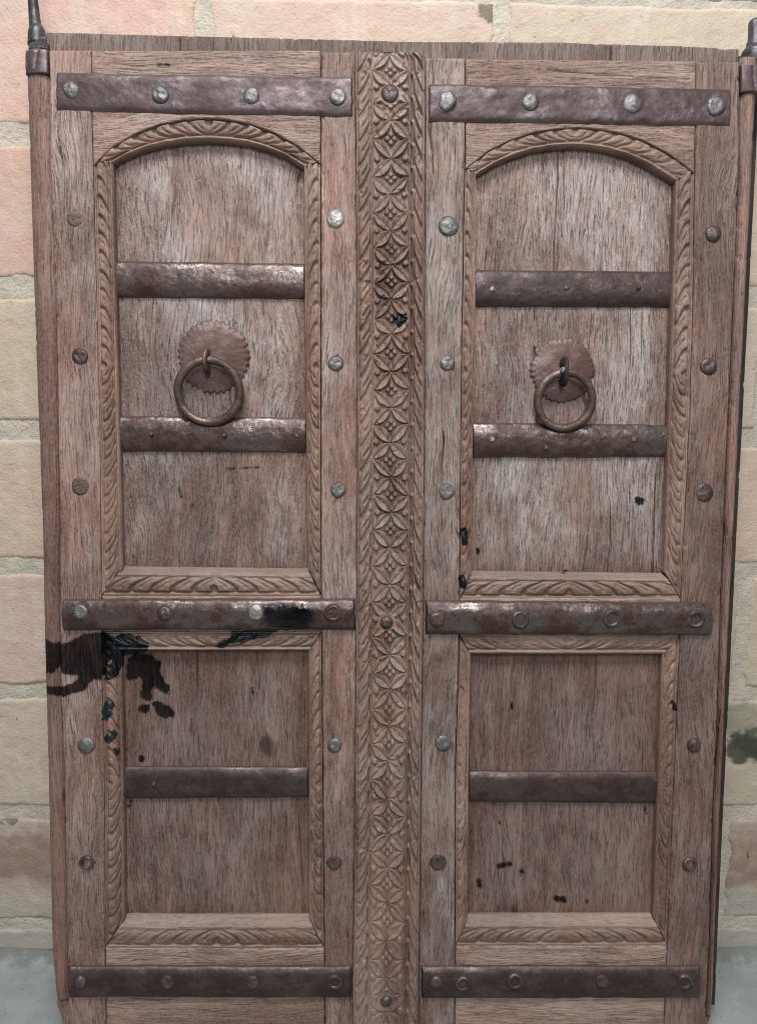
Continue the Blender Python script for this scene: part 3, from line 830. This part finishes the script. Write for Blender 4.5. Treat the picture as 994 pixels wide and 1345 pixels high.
# left running-leaf band and right rope band with its saw-cut groove
qL = np.clip((x - 2.5) / 16.5, 0, 1)
phiL = (Y + 1.5 * fbm(Y / 30, x / 9, 61, 2) - 26 * qL ** 1.3 * -1) / 31
bandL = leafprofile(phiL, qL, 31, Y) * sstep(2, 4, x) * (1 - sstep(17, 19.5, x))
qR = np.clip((x - 77.5) / 11, 0, 1)
phiR = (-Y + 1.5 * fbm(Y / 30, x / 9, 71, 2) - 26 * (1 - qR) ** 1.2) / 30
bandR = leafprofile(phiR, qR, 41, Y) * sstep(77, 78.5, x) * (1 - sstep(86.5, 88.5, x))
edge_f = 1 - sstep(0, 2.4, x) + sstep(88, 89.5, x)
sawk = (Y / 31) - np.floor(Y / 31)
sawc = 74.2 + 2.3 * (sawk - .5)
saw = np.exp(-((x - sawc) / 1.7) ** 2) * sstep(0.02, .12, sawk) * (1 - sstep(.86, .97, sawk))
sawk2 = ((Y + 13) / 31) - np.floor((Y + 13) / 31)
saw2 = np.exp(-((x - 19.0 + 2 * sawk2) / 1.3) ** 2) * sstep(.0, .1, sawk2) * (1 - sstep(.55, .75, sawk2)) * sstep(500, 800, Y) * .9
worn = np.clip(.92 + .55 * fbm(X / 50, Y / 60, 91, 2) - .30 * sstep(900, 1345, Y) - .45 * (1 - sstep(70, 100, Y)), .22, 1.15)
tot = np.maximum(np.maximum(rel, fil), np.maximum(np.maximum(bandL, bandR * .95), edge_f * .85))
tot = tot - .35 * sstep(.30, .55, fbm(X / 9, Y / 12, 99, 2)) * tot
H = .0068 * (tot - 1) * worn - .0060 * saw * np.clip(worn, .6, 1) - .0035 * saw2
H = H - .0022 * (2 * Wv - 1) ** 4 - .002 * (1 - sstep(0, 1.2, np.minimum(x, 91 - x)))
H = H + .00045 * fbm(X / 5, Y / 9, 15, 3)
for (cx, cy, r_) in ((512, 123, 13), (508, 818, 11), (507, 1315, 10)):   # seats round the nails
    rr = np.hypot(X - cx, Y - cy)
    H = lerp(H, -.0022 + 0 * H, 1 - sstep(r_, r_ + 4, rr))
for (cx, cy, r_) in ((484, 84, 6), (512, 632, 2.5), (537, 721, 2)):
    H = H - .004 * (1 - sstep(r_ * .5, r_, np.hypot((X - cx) * 1.3, (Y - cy) * .6)))
ext = np.minimum(x, 91 - x)
batten = sheet('carved_batten', X, Y, .037, H, .016, W_STRIP, leafL, OFF_L, extra={'edge': ext})

# ---- iron straps


def strap(x0, x1, yt, yb, d, hgt, mat, parent, off, seed, rnd=True, under=.012, dents=1.0, ex=None):
    L = line(*[(0, x0), (2000, x0)]); Rr = line(*[(0, x1), (2000, x1)])
    T, B = yt, yb
    X, Y, S, Tt, w_, h_ = grid(L, Rr, T, B, 1.7)
    Y = Y + .7 * fbm(X / 22, Tt * 3, seed, 2) * (np.abs(Tt - .5) > .3)
    X = X + .8 * fbm(Y / 7, S * 2, seed + 1, 2) * (np.abs(S - .5) > .48)
    t = Tt * 2 - 1
    if rnd: H = hgt * np.sqrt(np.clip(1 - (np.abs(t) * .985) ** 2.3, 0, 1)) + .0008
    else: H = hgt * (1 - np.abs(t) ** 7) * .8 + hgt * .2 + .0012 * fbm(X / 40, Y / 26, seed, 2)
    e = np.minimum(np.minimum(S, 1 - S) * w_, np.minimum(Tt, 1 - Tt) * h_)
    H = H * (.25 + .75 * sstep(0, 1.6, np.minimum(S, 1 - S) * w_)) + .0006 * dents * fbm(X / 18, Y / 14, seed + 6, 3) + .0002 * fbm(X / 4, Y / 4, seed + 8, 2)
    return sheet('iron_strap', X, Y, d, H, under, mat, parent, off, extra={'edge': e})


def NAILP(px, py, d, off):
    u, v = P(px, py, d)
    return (float(u) - off[0], -d - off[1], float(v) - off[2])


def dome_mesh(name, r, h, seed, seg=28, rings=7, flat=.35, lump=.12, hole=0.0):
    a = np.linspace(0, 2 * np.pi, seg, endpoint=False)
    V = [(0, -(h if not hole else -hole), 0)]
    for k in range(1, rings + 1):
        t = k / rings
        rr = r * t * (1 + .05 * fbm(np.cos(a) * 1.4 + seed, np.sin(a) * 1.4, seed, 2) * 1.5)
        if hole:
            prof = h * np.exp(-((t - .74) / .17) ** 2) - hole * (1 - sstep(.40, .62, t))
        else:
            prof = h * (1 - t ** (2 + 3 * flat)) ** (.62)
        z = prof * (1 + lump * fbm(np.cos(a) * t * 2.2 + seed * 3, np.sin(a) * t * 2.2, seed, 2))
        V += [(rr[i] * math.cos(a[i]), -float(z[i]), rr[i] * math.sin(a[i])) for i in range(seg)]
    V += [(r * 1.0 * math.cos(x_), .004, r * 1.0 * math.sin(x_)) for x_ in a]
    T = [(0, 1 + (i + 1) % seg, 1 + i) for i in range(seg)]
    Q = []
    for k in range(rings):
        o = 1 + k * seg
        Q += [(o + i, o + (i + 1) % seg, o + seg + (i + 1) % seg, o + seg + i) for i in range(seg)]
    Q = np.array(Q)[:, ::-1]
    T = [t[::-1] for t in T]
    z = np.full(len(V), -12.0)
    return mesh_np(name, np.array(V), Q, True, {'tar': z, 'brown': z, 'edge': z + 24}, T)


NM = {}


def nail(kind, px, py, d, parent, off, r=12, var=0):
    """kind: bright, dull, dark, flat, peg, hole"""
    key = (kind, var % 4)
    if key not in NM:
        s = len(NM) * 3 + 1
        R0 = .0108
        NM[key] = {
            'bright': lambda: dome_mesh('nail', R0, .0030, s, flat=.55, lump=.5),
            'silver': lambda: dome_mesh('nail', R0, .0030, s, flat=.55, lump=.6),
            'dull': lambda: dome_mesh('nail', R0, .0024, s, flat=.8, lump=.5),
            'dark': lambda: dome_mesh('nail', R0, .0042, s, lump=.3),
            'flat': lambda: dome_mesh('nail', R0, .0026, s, flat=1.0, lump=.45),
            'peg': lambda: dome_mesh('peg', R0, .0012, s, flat=2.4, lump=.3),
            'hole': lambda: dome_mesh('nail', R0 * 1.15, .0036, s, lump=.5, hole=.0026),
        }[kind]()
        NM[key].materials.append({'bright': I_NAIL, 'silver': I_SILVER, 'dull': I_NAIL, 'dark': I_NAIL_D, 'flat': I_NAIL_D, 'peg': W_PEG, 'hole': I_NAIL_D}[kind])
    o = link('peg' if kind == 'peg' else 'nail', NM[key], None, parent, NAILP(px, py, d, off))
    k = r / 12.0
    o.scale = (k * rng.uniform(.96, 1.04), 1, k * rng.uniform(.96, 1.04))
    o.rotation_euler = (rng.uniform(-.08, .08), rng.uniform(0, 6.28), rng.uniform(-.08, .08))
    return o


TOPD = DS + .0002
s_ = strap(75, 463, line((75, 96), (270, 99.5), (465, 102)), line((75, 145), (270, 149.5), (461, 153)), DS, .0034, I_STRAP, leafL, OFF_L, 201, rnd=False)
for i, (k_, x_, y_) in enumerate((('bright', 94, 118), ('bright', 211, 124), ('bright', 330, 126), ('dull', 444, 127))): nail(k_, x_, y_, DS + .0034, s_, OFF_L, 12, i)
s_ = strap(563, 958, line((562, 111), (760, 114), (958, 118)), line((562, 160), (760, 162.5), (958, 166)), DS, .0040, I_STRAP, leafR, OFF_R, 202, rnd=False, dents=2)
for i, (k_, x_, y_) in enumerate((('bright', 587, 133), ('bright', 696, 134), ('bright', 830, 136), ('dull', 940, 139))): nail(k_, x_, y_, DS + .0040, s_, OFF_R, 13.5 if i != 1 else 12, i + 1)
s_ = strap(84, 466.5, cst(786), line((84, 827), (466, 826)), DS, .0100, I_ROUND, leafL, OFF_L, 203)
for i, (k_, x_, y_) in enumerate((('dull', 106, 804), ('dark', 217, 806), ('silver', 336, 804), ('hole', 437, 805))): nail(k_, x_, y_, DS + .0100, s_, OFF_L, 11.5, i)
s_ = strap(558.5, 932, line((559, 788), (932, 791)), line((559, 832), (932, 833)), DS, .0100, I_ROUND, leafR, OFF_R, 204)
for i, (k_, x_, y_) in enumerate((('flat', 574, 814), ('hole', 683, 814), ('hole', 803, 812), ('hole', 913, 813))): nail(k_, x_, y_, DS + .0100, s_, OFF_R, 12, i)
s_ = strap(92, 462, cst(1268), cst(1308), DS, .0085, I_LOW, leafL, OFF_L, 205)
for i, (k_, x_, y_) in enumerate((('dark', 105, 1290), ('flat', 220, 1290), ('flat', 331, 1290), ('hole', 440, 1289))): nail(k_, x_, y_, DS + .0090, s_, OFF_L, 11, i)
s_ = strap(553, 917, cst(1268), cst(1309), DS, .0085, I_LOW, leafR, OFF_R, 206)
for i, (k_, x_, y_) in enumerate((('flat', 573, 1291), ('hole', 608, 1292), ('hole', 676, 1289), ('flat', 790, 1289), ('hole', 899, 1289))): nail(k_, x_, y_, DS + .0088, s_, OFF_R, 11, i)
# panel straps, half round
sp = [(152.5, 399, line((152, 343), (398, 347)), line((152, 390), (398, 392)), I_ROUND, leafL, OFF_L, [('silver', 387, 371, 4)]),
      (157.5, 401, line((157, 546), (401, 549)), line((157, 592), (401, 594)), I_ROUND, leafL, OFF_L, [('dark', 200, 570, 4), ('dark', 295, 572, 4), ('bright', 390, 572, 3.5)]),
      (167, 403.5, line((167, 1006), (403, 1007)), line((167, 1048), (403, 1046)), I_LOW, leafL, OFF_L, [('dark', 203, 1029, 4)]),
      (624.5, 881, line((625, 355), (881, 357)), line((625, 402), (881, 403)), I_LOW, leafR, OFF_R, [('silver', 646, 380, 4.5), ('dull', 743, 378, 4), ('dark', 838, 378, 4)]),
      (622, 875, line((622, 555), (875, 558)), line((622, 600), (875, 600)), I_ROUND, leafR, OFF_R, [('silver', 646, 577, 4.5), ('dull', 716, 588, 3), ('dull', 832, 577, 4)]),
      (617, 861, line((617, 1012), (861, 1013)), line((617, 1052), (861, 1054)), I_LOW, leafR, OFF_R, [])]
for i, (x0, x1, yt, yb, mt, lf, of, nl) in enumerate(sp):
    s_ = strap(x0 - 3, x1 + 2.5, yt, yb, .0005, .0078, mt, lf, of, 211 + i, under=-.001)
    for j, (k_, x_, y_, r_) in enumerate(nl): nail(k_, x_, y_, .0082, s_, of, r_, j)

# ---- nails and pegs on the stiles and the batten
for st, of, lst in ((st1, OFF_L, [('peg', 99, 288, 11), ('flat', 105, 468, 11.5), ('peg', 106, 638, 13), ('bright', 114, 979, 12), ('hole', 115, 1133, 10)]),
                    (st2, OFF_L, [('silver', 441, 287, 13), ('dull', 441, 477, 11), ('dull', 444, 643, 11.5), ('dull', 440, 979, 11), ('flat', 439, 1133, 11.5)]),
                    (st3, OFF_R, [('bright', 589, 297, 14), ('dull', 588, 477, 11.5), ('dull', 586, 645, 12), ('dull', 582, 976, 12.5), ('flat', 575, 1133, 12.5)]),
                    (st4, OFF_R, [('dark', 936, 307, 12), ('flat', 930, 482, 12.5), ('flat', 924, 647, 13.5), ('dark', 911, 979, 11), ('hole', 905, 1135, 10)])):
    for i, (k_, x_, y_, r_) in enumerate(lst): nail(k_, x_, y_, DS + .0003, st, of, r_, i)
nail('dark', 512, 123, .0345, batten, OFF_L, 12.5, 1)
nail('dark', 508, 818, .0345, batten, OFF_L, 9.5, 2)
nail('dark', 507, 1315, .0345, batten, OFF_L, 9, 3)

# ---- ring handles: serrated plate (> ring, staple)


def tube(name, pts, rad, closed=False, seg=12, seed=0, sq=1.0):
    pts = np.array(pts, float); n = len(pts)
    if closed: tn = np.roll(pts, -1, 0) - np.roll(pts, 1, 0)
    else: tn = np.gradient(pts, axis=0)
    tn /= np.linalg.norm(tn, axis=1)[:, None]
    V = []
    rad = np.broadcast_to(rad, (n,))
    up = np.array([0, -1.0, 0]) if abs(tn[0][1]) < .8 else np.array([1.0, 0, 0])
    for i in range(n):
        s = np.cross(tn[i], up); s /= np.linalg.norm(s) + 1e-9
        u2 = np.cross(s, tn[i])
        up = u2
        for k in range(seg):
            a = 2 * math.pi * k / seg
            rr = rad[i] * (1 + .06 * float(vnoise(np.array([i * .35 + k]), np.array([seed + .3]), seed)[0]))
            V.append(pts[i] + s * math.cos(a) * rr * sq + u2 * math.sin(a) * rr)
    Q = []
    for i in range(n if closed else n - 1):
        j = (i + 1) % n
        Q += [(i * seg + k, i * seg + (k + 1) % seg, j * seg + (k + 1) % seg, j * seg + k) for k in range(seg)]
    T = []
    if not closed:
        V.append(pts[0]); V.append(pts[-1])
        c0_, c1_ = len(V) - 2, len(V) - 1
        T += [(c0_, (k + 1) % seg, k) for k in range(seg)] + [(c1_, (n - 1) * seg + k, (n - 1) * seg + (k + 1) % seg) for k in range(seg)]
    z = np.full(len(V), -12.0)
    return mesh_np(name, np.array(V), Q, True, {'tar': z, 'brown': z, 'edge': z + 24}, T)


def plate_mesh(r, teeth, seed):
    seg = teeth * 4; a = np.linspace(0, 2 * np.pi, seg, endpoint=False)
    V = [(0, -.0075, 0)]
    ringsn = 14
    tooth = (np.arange(seg) % 4) / 4.0
    th = 1 - np.array([0, .035, .065, .04])[np.arange(seg) % 4] * (1 + 1.2 * vnoise(a * 6, a * 0 + 3, seed + 2))
    jag = 1 + .05 * vnoise(a * 4, a * 0, seed)
    for k in range(1, ringsn + 1):
        t = k / ringsn
        edge = lerp(1.0, th * jag, sstep(.72, 1.0, t))
        rr = r * t * edge
        z = .0005 + .0070 * (1 - t ** 2.2) + .0008 * fbm(np.cos(a) * t * 3 + seed, np.sin(a) * t * 3, seed, 3)
        z = z + .0012 * fbm(np.cos(a) * t * 1.5 + seed, np.sin(a) * t * 1.5 + 9, seed + 1, 2)
        V += [(rr[i] * math.cos(a[i]), -float(z[i]), rr[i] * math.sin(a[i])) for i in range(seg)]
    last = 1 + (ringsn - 1) * seg
    V += [(V[last + i][0], .001, V[last + i][2]) for i in range(seg)]
    T = [(0, 1 + i, 1 + (i + 1) % seg) for i in range(seg)]
    Q = []
    for k in range(ringsn):
        o = 1 + k * seg
        Q += [(o + i, o + seg + i, o + seg + (i + 1) % seg, o + (i + 1) % seg) for i in range(seg)]
    z = np.full(len(V), -12.0)
    return mesh_np('handle_plate', np.array(V), Q, True, {'tar': z, 'brown': z, 'edge': z + 24}, T)


def handle(leaf, off, pc, pr, rc, rmaj, rmin, stp, seed, flat):
    pm = link('handle_plate', plate_mesh(pr * .00101, 34, seed), I_PLATE, leaf, NAILP(pc[0], pc[1], 0.001, off))
    loc = np.array(pm.location)
    # ring hangs just clear of the plate and straps
    dR = .0165
    u, v = P(rc[0], rc[1], dR)
    C_ = np.array([float(u) - off[0], -dR, float(v) - off[2]]) - loc
    a = np.linspace(0, 2 * np.pi, 72, endpoint=False)
    tilt = .10
    R_ = rmaj * .00099
    pts = [C_ + np.array([R_ * math.cos(t), -tilt * R_ * math.sin(t) * 1.0, R_ * math.sin(t)]) for t in a]
    rad = rmin * .001 * (1 + .10 * np.cos(a * 2 + 1) + .06 * np.array(fbm(np.cos(a) * 3, np.sin(a) * 3, seed, 2)))
    link('ring', tube('ring', pts, rad, True, 14, seed), I_RING, pm)
    # staple: eye of flat bar standing out of the plate round the ring
    u, v = P(stp[0], stp[1], .02)
    sx, sz = float(u) - off[0] - loc[0], float(v) - off[2] - loc[2]
    ztop = C_[2] + R_
    pts = []
    for t in np.linspace(0, 1, 26):
        an = math.pi * (1.02 - t * 1.35)
        pts.append((sx + (.0006 * math.sin(9 * t)), -.0185 - .0100 * math.sin(an) if False else -(.0175 + .0095 * math.sin(math.pi * t)), sz + .0125 * math.cos(math.pi * t)))
    pts = [(sx, -.004, sz + .0110), (sx, -.010, sz + .0120)] + pts + [(sx, -.010, sz - .0122), (sx, -.005, sz - .0110)]
    o = link('staple', tube('staple', pts, .0033 if not flat else .0034, False, 12, seed, sq=1.7 if not flat else 2.1), I_PIN if flat else I_RING, pm)
    return pm


hp1 = handle(leafL, OFF_L, (281, 469), 47.5, (274.5, 514), 40.0, 5.4, (271, 474), 5, False)
hp2 = handle(leafR, OFF_R, (738, 486), 42.5, (741.5, 526), 36.0, 5.4, (740.5, 488), 9, True)
nail('silver', 740.5, 486, .0295, hp2, (OFF_R[0] + hp2.location[0], OFF_R[1] + hp2.location[1], OFF_R[2] + hp2.location[2]), 5, 2)
hp1['label'] = 'larger pinkish serrated iron plate with a thick ring'
hp2['label'] = 'smaller serrated iron plate with a bright bolt in its staple'

# ---- pivot pins and collars at the tops of the posts


def rod(name, prof, depth, mat, parent, off, seed, sq=.9):
    """prof: list of (photo y, left x, right x); a tapering round bar"""
    pts, rad = [], []
    for (y, a, b) in prof:
        u1, v1 = P(a, y, depth); u2, v2 = P(b, y, depth)
        pts.append(((float(u1) + float(u2)) / 2 - off[0], -depth - off[1], (float(v1) + float(v2)) / 2 - off[2]))
        rad.append((float(u2) - float(u1)) / 2)
    T_ = np.linspace(0, len(pts) - 1, len(pts) * 5)
    pp = np.array([[np.interp(t, range(len(pts)), [p[i] for p in pts]) for i in range(3)] for t in T_])
    rr = np.array([np.interp(t, range(len(pts)), rad) for t in T_])
    return link(name, tube(name, pp, rr, False, 20, seed), mat, parent)


rod('pivot_pin', [(-45, 37, 48), (0, 37.5, 50), (22, 38.5, 53), (34, 39, 55), (41, 38, 60), (60, 37.5, 62)], -.008, I_PIN, pl, OFF_L, 3)
rod('pivot_pin', [(26, 984, 997), (29, 983, 999), (52, 982, 1000), (62, 979, 1003), (68, 974, 1008), (86, 973, 1010)], -.010, I_PIN, pr, OFF_R, 4)


def collar(x0, x1, y0, y1, d, back, mat, parent, off, seed, bev):
    def shp(X, Y, S, T): return -bev * (1 - sstep(0, 1.0, T)) - .002 * np.abs(S * 2 - 1) ** 3
    return board('iron_collar', cst(x0) if not callable(x0) else x0, cst(x1) if not callable(x1) else x1, cst(y0), cst(y1), d, back, mat, parent, off, 2, seed, shape=shp, amp=.0004, rnd=1.5)


collar(line((40, 37.5), (62, 36)), line((40, 58), (62, 63.5)), 40, 64, .012, -.04, I_PIN, pl, OFF_L, 301, .012)
collar(32.2, 62.5, 63.5, 95.5, .0195, -.05, I_STRAP, pl, OFF_L, 302, 0.0)
collar(line((68, 975), (86, 972)), 1012, 68, 86, .010, -.04, I_PIN, pr, OFF_R, 303, .008)
collar(974, 1012, 84, 120, .0165, -.048, I_STRAP, pr, OFF_R, 304, 0.0)
